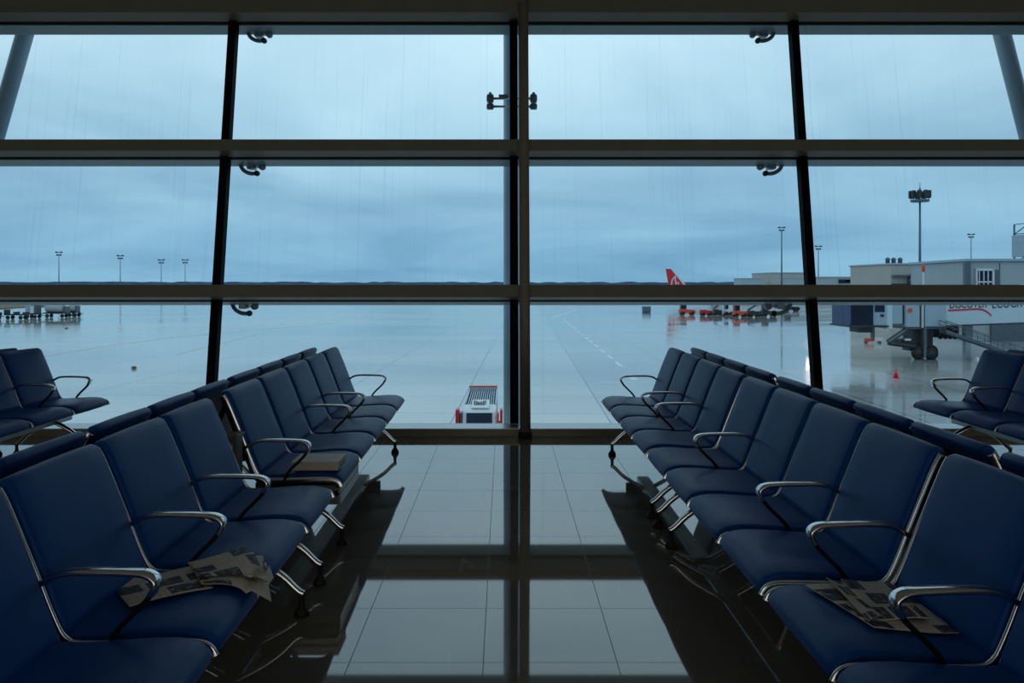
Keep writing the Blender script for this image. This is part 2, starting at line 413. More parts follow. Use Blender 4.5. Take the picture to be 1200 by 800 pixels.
ME = {}
ME['seat'] = cushion('seat', SEAT_TOP+SEAT_BOT, PITCH-.034, .022)
ME['back'] = cushion('backrest', BACK_FRONT+BACK_REAR, PITCH-.036, .020)
bm = NB()
prism(bm, [(.505, .50), (.575, .66), (.655, .865), (.662, .862), (.583, .655), (.514, .496)], 'x', -.25, .25)
ME['panel'] = tomesh('back_panel', bm, M['perf'])
FRAME = smoothpath([(0, .004, .398), (0, .02, .43), (0, .07, .44), (0, .2, .437), (0, .38, .432), (0, .445, .44), (0, .485, .52), (0, .53, .64), (0, .62, .862), (0, .64, .895)], 2)
bm = NB(); tube(bm, FRAME, 0, 10, flat=((1, 0, 0), .015, .034)); ME['frame'] = tomesh('side_frame', bm, M['chrome'], True)
ARMTOP = smoothpath([(0, .545, .595), (0, .50, .625), (0, .45, .652), (0, .36, .655), (0, .25, .652), (0, .195, .648), (0, .165, .625), (0, .185, .585)], 2)
wid = []
for i in range(len(ARMTOP)):
    f = i/(len(ARMTOP)-1); wid.append(.034 + .022*math.sin(min(1, f*1.15)*PI/2))
bm = NB(); tube(bm, ARMTOP, 0, 12, flat=((1, 0, 0), wid, .018)); ME['arm'] = tomesh('arm_rail', bm, M['chrome'], True)
bm = NB(); tube(bm, smoothpath([(0, .185, .592), (0, .20, .565), (0, .28, .49), (0, .305, .45), (0, .31, .40)], 2), 0, 10, flat=((1, 0, 0), .026, .016)); ME['strut'] = tomesh('arm_strut', bm, M['darkmetal'], True)
bm = NB(); box(bm, -.022, .022, .515, .575, .545, .615); ME['bracket'] = tomesh('arm_bracket', bm, M['darkmetal'])
LEGP = smoothpath([(0, .37, .30), (0, .29, .275), (0, .14, .19), (0, .06, .105), (0, .035, .095)], 2)
lw = [.055-.028*i/(len(LEGP)-1) for i in range(len(LEGP))]
bm = NB(); tube(bm, LEGP, 0, 12, flat=((1, 0, 0), lw, .03)); ME['leg'] = tomesh('leg', bm, M['chrome'], True)
LEGB = [Vector((0, .70-p.y, p.z)) for p in LEGP]
bm = NB(); tube(bm, LEGB, 0, 12, flat=((1, 0, 0), lw, .03)); ME['legb'] = tomesh('leg', bm, M['chrome'], True)
def foot(y):
    bm = NB(); lathe(bm, [(.033, 0), (.035, .01), (.028, .024), (.015, .042), (.012, .08), (.016, .09), (.012, .108)], c=(0, y, 0), n=16)
    return tomesh('foot', bm, M['rubber'], True)
ME['foot'] = foot(.042); ME['footb'] = foot(.658)

def bench(label, X, D0, D1, slots, arms, legs, facing, group, skew=0.0, cabinet=None):
    """tandem bench from far end D0 to near end D1; facing -1: seats look towards -X, +1: towards +X"""
    if facing < 0: org, th, f = (X, D0, 0), -PI/2+skew, (lambda D: D0-D)
    else: org, th, f = (X, D1, 0), PI/2+skew, (lambda D: D-D1)
    r = thing('airport_bench', label, 'bench', org, th, group)
    for a, b in slots:
        c = (f(a)+f(b))/2; sc = abs(a-b)/PITCH
        for nm, key in (('seat', 'seat'), ('backrest', 'back'), ('back_panel', 'panel')):
            o = inst(nm, ME[key], r, (c, 0, 0)); o.scale.x = sc
    edges = sorted({round(v, 4) for s in slots for v in s})
    for e in edges: inst('side_frame', ME['frame'], r, (f(e), 0, 0))
    for a in arms:
        ar = inst('armrest', ME['arm'], r, (f(a), 0, 0))
        inst('arm_strut', ME['strut'], ar); inst('arm_bracket', ME['bracket'], ar)
    lo, hi = min(f(D0), f(D1))+.03, max(f(D0), f(D1))-.03
    bm = NB(); box(bm, lo, hi, .315, .425, .265, .345); bevel(link('beam', bm, M['satin'], r), .012)
    for e in edges:
        bm = NB(); box(bm, f(e)-.014, f(e)+.014, .22, .46, .335, .425); link('seat_support', bm, M['darkmetal'], r)
    for l in legs:
        for k, fk in (('leg', 'foot'), ('legb', 'footb')):
            g = inst('leg', ME[k], r, (f(l), 0, 0)); inst('foot', ME[fk], g)
    if cabinet:
        a, b = sorted((f(cabinet[0]), f(cabinet[1])))
        bm = NB(); box(bm, a, b, .02, .46, .375, .405); cb = bevel(link('under_seat_cabinet', bm, M['tabletop'], r), .003)
        bm = NB(); box(bm, a+.012, b-.012, .035, .45, .345, .3745); link('cabinet_gap', bm, M['darkmetal'], cb)
        bm = NB(); box(bm, a, b, .02, .46, .30, .3445); bevel(link('cabinet_base', bm, M['tabletop'], cb), .003)
        bm = NB(); box(bm, a+.004, b-.004, .006, .0195, .36, .404); box(bm, a+.004, b-.004, .006, .0195, .30, .355)
        bevel(link('cabinet_front', bm, M['tableside'], cb), .003)
    return r

P = PITCH
def slots(start, n, p=P): return [(start-p*i, start-p*(i+1)) for i in range(n)]
GR = 'back to back airport benches'
XR0 = .913; far = 7.42
b = [far-P*i for i in range(13)]
bench('navy seat bench right of the aisle, far one, front legs beside the window sill', XR0, b[0], b[4], slots(b[0], 4), [b[0], b[2], b[3]], [7.05, 5.16], -1, GR)
bench('navy seat bench right of the aisle, middle one, without newspaper', XR0, b[4]-.032, b[8]-.0048, slots(b[4]-.032, 4, P-.0068), [b[5]-.02, b[7]-.008, b[8]-.003], [4.95, 4.58], -1, GR)
bench('navy seat bench right of the aisle, nearest one, with a newspaper lying on its seat', XR0, b[8]-.055, b[12]-.02, slots(b[8]-.055, 4, P-.006), [b[9]-.045, b[11]], [2.2, .9], -1, GR)
XB = 2.385
for lab, i0, lg in (('far one', 0, [7.1, 5.3]), ('middle one', 4, [4.9, 4.5]), ('nearest one', 8, [2.4, 1.2])):
    s = slots(b[i0]-.03*(i0 > 0), 4, P-.014)
    bench('navy seat bench facing away behind the right aisle seats, %s' % lab, XB, s[0][0], s[-1][1], s, [s[0][0], s[2][0]], lg, 1, GR)

SK = .015; PL = .588; PF = .628
def XLF(D): return -.922+(6.99-D)*SK
lb = [7.50-PF*i for i in range(6)]                 # 7.50 .. 4.36
bench('far navy bench left of the aisle with a flat box on its near seat', XLF(lb[5]), lb[0], lb[5], slots(lb[0], 5, PF), [lb[0], lb[2], lb[3], lb[5]], [7.15, 4.62], 1, GR, SK, cabinet=(4.98, 4.37))
l2 = [4.135-PL*i for i in range(7)]
bench('navy seat bench left of the aisle, nearest one, with crumpled newspaper on its seat', XLF(l2[6]), l2[0], l2[6], slots(l2[0], 6, PL), [l2[1], l2[2], l2[3], l2[5]], [4.02, 3.64, 1.3], 1, GR, SK)
def XLB(D): return -2.375+(6.99-D)*SK
s = slots(7.42, 4, .61)
bench('navy seat bench facing away behind the left aisle seats, far one', XLB(s[0][0]), s[0][0], s[-1][1], s, [s[0][0], s[2][0]], [7.1, 5.4], -1, GR, SK)
s = slots(4.93, 3, .56)
bench('three-seat navy bench behind the left aisle seats, the middle one', XLB(s[0][0]), s[0][0], s[-1][1], s, [s[0][0]], [4.8, 4.3], -1, GR, SK)
s = slots(3.2, 4, .585)
bench('navy seat bench facing away behind the left aisle seats, nearest one', XLB(s[0][0]), s[0][0], s[-1][1], s, [s[0][0], s[2][0]], [2.4, 1.2], -1, GR, SK)

s = slots(7.36, 4, .6)
bench('navy seat bench at the left edge, facing the aisle, window end showing', -3.62, s[0][0], s[-1][1], s, [s[0][0], s[1][0]], [7.05, 5.3], 1, GR)
bench('navy seat bench at the left edge, backing onto the outermost aisle seats', -5.10, s[0][0], s[-1][1], s, [s[0][0], s[2][0]], [7.05, 5.3], -1, GR)
s = slots(7.18, 4, .6)
bench('navy seat bench at the right edge, facing the aisle, window end showing', 3.67, s[0][0], s[-1][1], s, [s[0][0], s[1][0]], [6.85, 5.1], -1, GR)
bench('navy seat bench at the right edge, backing onto the outermost aisle seats', 5.15, s[0][0], s[-1][1], s, [s[0][0], s[2][0]], [6.85, 5.1], 1, GR)

# flat beige box on the side table
t = thing('storage_box', 'flat beige box lying on the near seat of the far left aisle bench', 'box', (-1.032, 4.495, .4805), .0)
bm = NB(); box(bm, -.128, .128, -.107, .107, 0, .032); bevel(link('box_base', bm, M['box'], t), .004)
bm = NB(); box(bm, -.131, .131, -.110, .110, .028, .05); bevel(link('box_lid', bm, M['box'], t), .005)
bm = NB(); box(bm, .124, .129, -.05, .07, .010, .022); link('box_label', bm, M['darkmetal'], t)
# socket box between the two rows
t = thing('socket_post', 'short brown socket post standing in the gap between the two left aisle benches', 'socket post', (-1.455, 4.245, 0))
bm = NB(); box(bm, -.035, .06, -.05, .05, .0, .70); bevel(link('post_body', bm, M['post'], t), .006)
bm = NB(); box(bm, -.085, -.036, -.04, .04, .0, .62); bevel(link('cable_duct', bm, M['box'], t), .004)
for z in (.58, .65):
    bm = NB(); box(bm, -.015, .04, -.056, -.049, z-.018, z+.018); bevel(link('socket', bm, M['tableside'], t), .003)
bm = NB(); box(bm, -.045, .07, -.06, .06, .70, .712); bevel(link('post_cap', bm, M['post'], t), .003)

# newspapers: folded sheets draped on a seat
def seat_z(u):
    pts = SEAT_TOP
    if u <= pts[1][0]: return .44
    for (a, za), (b_, zb) in zip(pts[1:], pts[2:]):
        if a <= u <= b_: return za+(zb-za)*(u-a)/(b_-a)
    return .462
def sheet(bm, q, lift, amp, seed, front, sgn, n=14, uvo=(0, 0), uvs=1.0, curl=0.0):
    """q: four (X, D) corners; surface follows the seat, with creases"""
    rnd = random.Random(seed); ph = [rnd.uniform(0, 6) for _ in range(4)]
    uvl = bm.loops.layers.uv.verify(); G = []
    top, botm = [], []
    for i in range(n+1):
        rt, rb = [], []
        for j in range(n+1):
            a, c = i/n, j/n
            p = (Vector(q[0])*(1-a)+Vector(q[1])*a)*(1-c)+(Vector(q[3])*(1-a)+Vector(q[2])*a)*c
            u = abs(p.x)-front(p.y)
            z = seat_z(u)+.006+lift + amp*(1+math.sin(3.2*a+ph[0])*math.sin(2.6*c+ph[1])+.5*math.sin(4*a+2*c+ph[2]))+curl*(a*(1-a)*0+max(0, c-.6)**2)
            if u < 0: z = .47 + lift + u*.55
            rt.append(bm.verts.new((p.x, p.y, z+.0025))); rb.append(bm.verts.new((p.x, p.y, z)))
        top.append(rt); botm.append(rb)
    def face(vs, uvs_):
        f = bm.faces.new(vs)
        for l, w in zip(f.loops, uvs_): l[uvl].uv = w
    for i in range(n):
        for j in range(n):
            uvq = [(uvo[0]+uvs*a/n, uvo[1]+uvs*c/n) for a, c in ((i, j), (i+1, j), (i+1, j+1), (i, j+1))]
            face((top[i][j], top[i+1][j], top[i+1][j+1], top[i][j+1]), uvq)
            face((botm[i][j], botm[i][j+1], botm[i+1][j+1], botm[i+1][j]), uvq)
    for k in range(n):
        for A, B in (((0, k), (0, k+1)), ((n, k+1), (n, k)), ((k+1, 0), (k, 0)), ((k, n), (k+1, n))):
            face((top[A[0]][A[1]], botm[A[0]][A[1]], botm[B[0]][B[1]], top[B[0]][B[1]]), [(0, 0)]*4)
def P3(x, y, z=.478):
    D = F*(H-z)/(y-PY); return ((x-PX)*D/F, D)
fl = lambda D: -XLF(D)
t = thing('newspaper', 'crumpled open newspaper lying across the near seat of the left bench', 'newspaper', (0, 0, 0))
for nm, q, lift, amp, sd, uo in (
        ('newspaper_spread', [P3(127, 679), P3(230, 664), P3(250, 690), P3(152, 711)], .002, .004, 1, (.1, .2)),
        ('newspaper_spread', [P3(226, 671), P3(308, 652), P3(318, 690), P3(236, 690)], .009, .006, 2, (.5, .1)),
        ('newspaper_spread', [P3(219, 657, .51), P3(290, 640, .51), P3(314, 668, .51), P3(240, 674, .51)], .022, .007, 3, (.9, .7)),
        ('newspaper_fold', [P3(285, 660), P3(312, 655), P3(321, 668), P3(302, 692)], .001, .003, 4, (.3, .9))):
    bm = NB(); sheet(bm, q, lift, amp, sd, fl, -1, uvo=uo); link(nm, bm, newspaper_material(sd*.37), t, True)
fr = lambda D: XR0
t = thing('newspaper', 'flat folded newspaper lying on the near seat of the right bench', 'newspaper', (0, 0, 0))
for nm, q, lift, amp, sd, uo in (
        ('newspaper_spread', [P3(943, 688), P3(1050, 684), P3(1124, 740), P3(1024, 737)], .002, .004, 5, (.2, .4)),
        ('newspaper_spread', [P3(985, 684), P3(1042, 682), P3(1088, 728), P3(1030, 728)], .010, .005, 6, (.7, .3)),
        ('newspaper_fold', [P3(968, 680, .49), P3(986, 684, .49), P3(1034, 724, .49), P3(1018, 730, .49)], .014, .006, 7, (.0, .6))):
    bm = NB(); sheet(bm, q, lift, amp, sd, fr, 1, uvo=uo); link(nm, bm, newspaper_material(sd*.37), t, True)

# ------------------------------------------------------------------ outside: ground and horizon
bm = NB(); box(bm, -900, 900, 8.3, 1400, APRON-.5, APRON); ground = struct(link('ground', bm, M['apron']), 'wet concrete apron')
def strip(name, pts, w, m, label=None):
    bm = NB()
    for (x0, y0), (x1, y1) in zip(pts, pts[1:]):
        d = Vector((x1-x0, y1-y0)).normalized()*1; nx, ny = -d.y*w/2, d.x*w/2
        vs = [(x0+nx, y0+ny), (x0-nx, y0-ny), (x1-nx, y1-ny), (x1+nx, y1+ny)]
        lo = [bm.verts.new((a, b_, APRON)) for a, b_ in vs]; hi = [bm.verts.new((a, b_, APRON+.008)) for a, b_ in vs]
        bm.faces.new(hi); bm.faces.new(lo[::-1])
        for i in range(4): bm.faces.new((lo[i], lo[(i+1) % 4], hi[(i+1) % 4], hi[i]))
    return struct(link(name, bm, m, ground), label)
def ap(x, y): D = F*(H-APRON)/(y-PY); return ((x-PX)*D/F, D)
strip('painted_line', [ap(44, 419), ap(120, 406), ap(205, 395), ap(400, 378)], .28, M['lineyellow'], 'faded yellow line on the apron')
strip('painted_line', [ap(300, 392), ap(205, 416)], .14, M['lineyellow'], 'faded yellow line on the apron')
p0, p1 = ap(660, 374), ap(733, 433)
for i in range(14):
    a, c = i/14, (i+.62)/14
    e = 1.0
    strip('painted_dash', [(p0[0]+(p1[0]-p0[0])*a, p0[1]+(p1[1]-p0[1])*a), (p0[0]+(p1[0]-p0[0])*c, p0[1]+(p1[1]-p0[1])*c)], .34, M['linewhite'])
strip('painted_dash', [ap(738, 441), ap(745, 445)], .5, M['linewhite'])
strip('painted_line', [ap(646, 372), ap(676, 363)], .5, M['linewhite'], 'white line on the apron')
# far land
rnd = random.Random(3)
bm = NB(); pts = [(-1000, APRON)]
x = -1000
while x <= 1000:
    pts.append((x, H+2.2+rnd.uniform(-.6, 1.4))); x += 9
pts.append((1000, APRON)); prism(bm, pts, 'y', 1000, 1040); struct(link('treeline', bm, M['hill']), 'dark low line of land on the horizon')
bm = NB(); box(bm, -320, -133, 197, 240, APRON, APRON+.25); bevel(struct(link('soil_strip', bm, M['soil']), 'brown strip of bare ground at the apron edge'), .2)

# ------------------------------------------------------------------ masts
def mast(x, ytop, D, style, label):
    ptop = at(x, ytop, D); hgt = ptop.z-APRON
    t = thing('floodlight_mast', label, 'floodlight mast', (ptop.x, D, APRON), group='apron floodlight masts')
    k = D/F                                        # metres per pixel at that distance
    r = .35 if style != 'big' else .32
    r = max(r*.6, .3*k)
    bm = NB(); tube(bm, [(0, 0, 0), (0, 0, hgt*.5), (0, 0, hgt-1)], [r*1.5, r*1.15, r*.8], 10); link('pole', bm, M['mast'], t, True)
    bm = NB(); lathe(bm, [(r*3, 0), (r*3, .8), (r*1.6, 1.6)], n=10); link('pole_base', bm, M['mast'], t, True)
    if style == 'big':
        bm = NB(); lathe(bm, [(1.5, hgt-3.6), (1.7, hgt-3.4), (1.5, hgt-3.2)], n=20); link('head_ring', bm, M['mast'], t, True)
        bm = NB(); tube(bm, [(0, 0, hgt-3.4), (0, 0, hgt)], [.14, .05], 8); link('lightning_rod', bm, M['mast'], t, True)
        for i in range(9):
            a = 2*PI*i/9; bm = NB(); cx, cy = 1.55*math.cos(a), 1.55*math.sin(a)
            box(bm, cx-.34, cx+.34, cy-.25, cy+.25, hgt-2.9, hgt-1.5); box(bm, cx-.06, cx+.06, cy-.06, cy+.06, hgt-3.4, hgt-3.0)
            bevel(link('floodlight', bm, M['gear'], t), .06)
    else:
        for dz, L in ((0, 3.0*k), (3.2*k, 2.0*k)):
            bm = NB(); box(bm, -L, L, -.3, .3, hgt-dz-1.2*k, hgt-dz-.2*k); link('crossarm', bm, M['mast'], t)
            for s in (-1, 1):
                bm = NB(); box(bm, s*L-.8*k, s*L+.8*k, -.5, .5, hgt-dz-1.3*k, hgt-dz+.3*k); link('floodlight', bm, M['gear'], t)
mast(69, 295, 457, 's', 'slim twin-arm floodlight mast beyond the apron, tallest of the left group')
mast(141, 299, 511, 's', 'slim twin-arm floodlight mast beyond the apron, second from the left edge')
mast(189, 304, 600, 's', 'slim twin-arm floodlight mast beyond the apron, third from the left edge')
mast(217, 304, 800, 's', 'faint small floodlight mast nearest the left black window bar')
mast(916, 266, 260, 'b', 'floodlight mast rising behind the low beige block, left of the right window bar')
mast(959, 288, 390, 's', 'thin twin-arm mast just right of the right black window bar')
mast(1078, 214, 150, 'big', 'tall floodlight mast with ring of lamps behind the terminal building')
mast(1138, 274, 420, 's', 'faint thin mast rising above the terminal roof at right')

# ------------------------------------------------------------------ buildings
def block(name, x0, x1, y, D, depth, m, label, roof=.5, yb=None):
    a, c = at(x0, y, D), at(x1, y, D)
    t = thing(name, label, 'building', ((a.x+c.x)/2, D, APRON)); w = (c.x-a.x)/2; h = a.z-APRON
    bm = NB(); box(bm, -w, w, 0, depth, 0, h); bevel(link('wall', bm, m, t), .08)
    bm = NB(); box(bm, -w-.2, w+.2, -.25, depth+.2, h-.02, h+roof); bevel(link('roof', bm, M['concrete'], t), .05)
    return t, w, h
t, w, h = block('cargo_building', 903, 946, 320, 400, 30, M['beige'], 'low beige block far off, left of the right black window bar', .4)
for i in range(4):
    bm = NB(); box(bm, -w+2+i*4, -w+4.5+i*4, -.3, 0, 3.5, 5.2); link('window', bm, M['glassdark'], t)
t, w, h = block('shed', 868, 893, 326.5, 395, 12, M['bridge'], 'pale low shed beside the beige block', .3)
bm = NB(); box(bm, -w+1, -w+4, -.3, 0, 0, 4); link('door', bm, M['galv'], t)
t, w, h = block('terminal_wing', 948, 1046, 325.5, 300, 30, M['concrete'], 'long low pale wing on the horizon right of the window bar', .5)
bm = NB(); box(bm, -w+11, -w+18, -.3, 0, h-2.0, h-.6); link('window_band', bm, M['glassdark'], t)
bm = NB(); box(bm, -2, 13, -.3, 0, h-1.6, h-.7); link('window_band', bm, M['glassdark'], t)
bm = NB(); box(bm, 12.2, 13.4, 3, 5, h, h+4.6); link('chimney', bm, M['mast'], t)
t, w, h = block('terminal_hall', 1044, 1140, 310, 132, 15.5, M['beige'], 'beige flat-roofed hall below the tall floodlight mast', .25)
bm = NB(); tube(bm, [(-w+3.9, -1.2, h-2.6), (-w+3.9, 1, h-2.6)], 1.25, 20); link('round_vent', bm, M['galv'], t, True)
bm = NB(); tube(bm, [(-w+3.9, -1.3, h-2.6), (-w+3.9, -1.15, h-2.6)], 1.05, 20); link('vent_mouth', bm, M['glassdark'], t, True)
for x in (-w+.9, -w+1.9, -w+3):
    bm = NB(); lathe(bm, [(.35, h), (.35, h+.9), (.45, h+1), (.1, h+1.3)], c=(x, 3, 0), n=10); link('roof_vent', bm, M['mast'], t, True)
bm = NB(); box(bm, -w, -w+6, -.9, 0, h-2.0, h-1.7); link('canopy', bm, M['galv'], t)
bm = NB(); box(bm, -w, w, -.5, 0, h-3.5, h-3.1); link('string_course', bm, M['gear'], t)
# pier end with glazed door
a = at(1132, 306, 92)
t = thing('terminal_pier', 'grey clad pier building at the right edge with white framed glazed bay', 'building', (a.x, 92, APRON), -.11)
h = a.z-APRON
bm = NB(); box(bm, 0, 46, 0, 16, 0, h); bevel(link('wall', bm, M['concrete'], t), .06)
bm = NB(); box(bm, -.3, 46.2, -.35, 16.2, h, h+.28); link('roof', bm, M['bridge'], t)
bm = NB(); box(bm, -.25, .35, -.4, .2, 0, h); link('corner_post', bm, M['galv'], t)
wf = NB(); 
for x0, x1, z0, z1 in ((.95, 2.9, h-1.1, h-.85), (.95, 1.12, h-4.2, h-.9), (2.75, 2.95, h-4.2, h-.9), (1.3, 1.37, h-4.2, h-1), (1.78, 1.86, h-4.2, h-1), (2.25, 2.33, h-4.2, h-1), (.95, 2.9, h-2.45, h-2.3), (.95, 2.9, h-4.3, h-4.1)):
    box(wf, x0, x1, -.3, -.05, z0, z1)
fo = link('window_frame', wf, M['white'], t)
bm = NB(); box(bm, 1.1, 2.8, -.12, -.02, h-4.2, h-1); link('pane', bm, M['glassdark'], fo)
for i in range(7):
    bm = NB(); box(bm, 3.6+i*6, 3.66+i*6, -.06, .02, .5, h-.2); link('cladding_joint', bm, M['gear'], t)
bm = NB(); box(bm, 3.05, 3.6, -.18, .02, h-4.3, h-1); link('louvre', bm, M['galv'], t)
bm = NB(); box(bm, 2.6, 45, -.3, 0, 0, 2.9); link('plinth', bm, M['galv'], t)
# walkway with railing in front of the hall
a = at(1088, 327, 110); c = at(1140, 327, 110)
t = thing('service_walkway', 'white railed service walkway in front of the beige hall', 'walkway', ((a.x+c.x)/2, 110, APRON)); w = (c.x-a.x)/2; z = a.z-APRON
bm = NB(); box(bm, -w, w, -.8, .8, z-1.5, z-1.3); link('deck', bm, M['galv'], t)
bm = NB(); box(bm, -w, w, -.85, -.75, z-.1, z); box(bm, -w, w, -.85, -.75, z-.75, z-.68)
link('railing', bm, M['white'], t)
for i in range(6):
    x = -w+2*w*i/5
    bm = NB(); box(bm, x-.1, x+.1, -.9, -.7, 0, z+(.9 if i in (0, 2) else 0)); link('post', bm, M['white'], t)
bm = NB(); prism(bm, [(-w+1.5, z+.6), (w, z+1.9), (w, z+1.55), (-w+1.5, z+.3)], 'y', -.6, .6); link('sloping_roof', bm, M['bridge'], t)
a = at(1082, 309, 88)
t = thing('signal_pole', 'short white pole with red lamp before the beige hall', 'pole', (a.x, 88, APRON)); z = a.z-APRON
bm = NB(); tube(bm, [(0, 0, 0), (0, 0, z-.9)], .09, 8); link('pole', bm, M['white'], t)
bm = NB(); lathe(bm, [(.1, z-.9), (.17, z-.8), (.17, z-.2), (.08, z)], n=12); link('lamp', bm, M['orange'], t, True)
# tall sign tower at the right edge
a = at(1196, 262, 180)
t = thing('sign_tower', 'slim lattice tower with orange panel cut by the right edge', 'tower', (a.x+3, 180, APRON)); z = a.z-APRON
for sx in (-2.7, 2.7):
    for sy in (-2.7, 2.7):
        bm = NB(); tube(bm, [(sx, sy, 0), (sx, sy, z)], .22, 6); link('tower_leg', bm, M['mast'], t)
bm = NB(); 
for i in range(9):
    z0 = z*i/9; z1 = z*(i+1)/9
    for a_, c_ in (((-2.7, -2.7), (2.7, -2.7)), ((2.7, -2.7), (2.7, 2.7)), ((-2.7, 2.7), (-2.7, -2.7))):
        tube(bm, [(a_[0], a_[1], z0), (c_[0], c_[1], z1)], .12, 5); tube(bm, [(a_[0], a_[1], z1), (c_[0], c_[1], z1)], .1, 5)
link('lattice', bm, M['mast'], t)
bm = NB(); box(bm, -3, 3, -3.1, 3.1, z-7.4, z-2.5); link('cabin', bm, M['bridge'], t)
bm = NB(); box(bm, -2.8, 2.8, -3.25, -3.1, z-5.8, z-3.9); link('sign_panel', bm, M['orange'], t)

# ------------------------------------------------------------------ jet bridge
J = 69.0; kp = J/F
def jx(x): return (x-PX)*kp
def jz(y): return H-(y-PY)*kp-APRON
jr = thing('jet_bridge', 'pale passenger boarding bridge on wheels parked outside at the right', 'jet bridge', (jx(1090), J, APRON))
ox = jx(1090)
def jb(x0, x1, y0, y1, d0, d1, m, name, parent=None, bev=.03):
    bm = NB(); box(bm, jx(x0)-ox, jx(x1)-ox, d0, d1, jz(y1), jz(y0)); return bevel(link(name, bm, m, parent or jr), bev)
# ribbed canopy
bm = NB(); n = 15
pts = []
for i in range(n*2+1):
    pts.append((jx(994)-ox+(jx(1022)-jx(994))*i/(n*2), -.38 if i % 2 else .0))
pts += [(jx(1022)-ox, 3.4), (jx(994)-ox, 3.4)]
prism(bm, pts, 'z', jz(381), jz(341)); link('bellows_canopy', bm, M['bellows'], jr)
cab = jb(1022.5, 1039, 340, 381, -.1, 3.5, M['bridge'], 'operator_cab')
jb(1024.5, 1036, 349, 365.5, -.16, -.09, M['glassdark'], 'cab_window', cab)
jb(1031, 1035, 368, 371, -.2, -.09, M['gear'], 'door_handle', cab)
jb(992.5, 1040, 381, 383, -.3, 3.7, M['gear'], 'cab_platform')
jb(1039, 1046, 340, 385, .0, 3.3, M['bridgew'], 'cab_post')
jb(1046, 1058.5, 341, 379.5, .1, 3.2, M['bridge'], 'vestibule')
jb(1058.5, 1061, 341, 380, .25, 3.1, M['gear'], 'expansion_joint')
mid = jb(1061, 1077.5, 340, 383, -.05, 3.35, M['bridge'], 'tunnel_section')
bm = NB(); lathe(bm, [(.0, -.12), (.2, -.11), (.2, -.04)], c=(jx(1066)-ox, 0, jz(363.5)), axis='y', n=18); link('round_sign', bm, M['orange'], mid)
jb(1064.2, 1064.8, 366, 383, -.1, -.04, M['white'], 'drain_pipe', mid)
jb(1077.5, 1083.5, 340, 384, .2, 3.1, M['gear'], 'lift_frame')
jb(1080, 1081.5, 345, 384, -.15, .2, M['white'], 'lift_rail')
jb(1083.5, 1108, 339, 382.5, -.1, 3.4, M['bridge'], 'tunnel_section')
# long white tunnel rising slightly to the right
x0, x1 = jx(1108)-ox, jx(1330)-ox
bm = NB(); prism(bm, [(x0, jz(381.5)), (x1, jz(373)), (x1, jz(329)), (x0, jz(338))], 'y', .1, 3.2)
tun = bevel(link('long_tunnel', bm, M['bridgew'], jr), .05)
bm = NB(); prism(bm, [(x0-.4, jz(383)), (x1, jz(374.4)), (x1, jz(373)), (x0-.4, jz(381.5))], 'y', .02, 3.3); link('floor_girder', bm, M['gear'], jr)
# red swoosh and lettering on the tunnel
sw = smoothpath([(jx(1112)-ox, -.0, jz(363.6)), (jx(1130)-ox, 0, jz(362.8)), (jx(1148)-ox, 0, jz(361.6)), (jx(1156)-ox, 0, jz(364)), (jx(1162.5)-ox, 0, jz(369.5))], 2)
bm = NB(); tube(bm, [Vector((p.x, .085, p.z)) for p in sw], 0, 8, flat=((0, 0, 1), .10, .03)); 
bm.free(); bm = NB()
for q in range(len(sw)-1):
    a_, b_ = sw[q], sw[q+1]; wv = .075
    vs = [bm.verts.new((p.x, y_, p.z+dz)) for y_ in (.06, .1) for p, dz in ((a_, wv), (a_, -wv), (b_, -wv), (b_, wv))]
    for f in ((0, 1, 2, 3), (7, 6, 5, 4), (0, 4, 5, 1), (1, 5, 6, 2), (2, 6, 7, 3), (3, 7, 4, 0)): bm.faces.new([vs[i] for i in f])
link('red_swoosh', bm, M['red'], tun)
def text_mesh(s, size):
    cu = bpy.data.curves.new('lettering', 'FONT'); cu.body = s; cu.size = size; cu.extrude = .012
    o = bpy.data.objects.new('lettering', cu); C.objects.link(o)
    dg = bpy.context.evaluated_depsgraph_get(); me = bpy.data.meshes.new_from_object(o.evaluated_get(dg))
    bpy.data.objects.remove(o); return me
me = text_mesh('DISCOVER', 1.05); me.materials.clear(); me.materials.append(M['blueletter'])
o = inst('lettering', me, tun, (jx(1113)-ox, .075, jz(361.2))); o.rotation_euler = (PI/2, -.03, 0); o.scale = (.66, 1, 1)
me = text_mesh('ECOCITY', 1.25); me.materials.clear(); me.materials.append(M['blueletter'])
o = inst('lettering', me, tun, (jx(1163)-ox, .075, jz(361))); o.rotation_euler = (PI/2, -.04, 0); o.scale = (.62, 1, 1)
# undercarriage
jb(1028, 1031, 383, 399, .9, 1.3, M['galv'], 'cab_support'); jb(1032.5, 1035, 383, 399, 1.6, 2.0, M['white'], 'cab_support')
jb(1010, 1026, 383, 390, .5, 2.5, M['gear'], 'gear_housing')
bm = NB(); tube(bm, [(jx(1065)-ox, .4, jz(386)), (jx(1055)-ox, .4, jz(393)), (jx(1043)-ox, .4, jz(401))], .22, 8); link('diagonal_arm', bm, M['galv'], jr)
bm = NB(); tube(bm, [(jx(1043)-ox, .3, jz(402)), (jx(1074)-ox, .3, jz(406.5))], .2, 8); link('tow_bar', bm, M['gear'], jr)
jb(1060, 1075, 398, 403.5, .6, 2.4, M['gear'], 'drive_box'); jb(1063, 1070, 397, 399.5, .3, .6, M['white'], 'drive_cover')
jb(1075, 1081, 384, 410, .7, 2.5, M['gear'], 'lift_column'); jb(1082, 1085.5, 383, 418, -.1, .4, M['galv'], 'lift_column')
jb(1086, 1100, 384, 408, .9, 2.2, M['gear'], 'lift_column')
jb(1062, 1110, 383, 385.5, .1, 3, M['galv'], 'cross_beam')
jb(1072, 1104, 409, 412, .8, 2.2, M['gear'], 'bogie_beam')
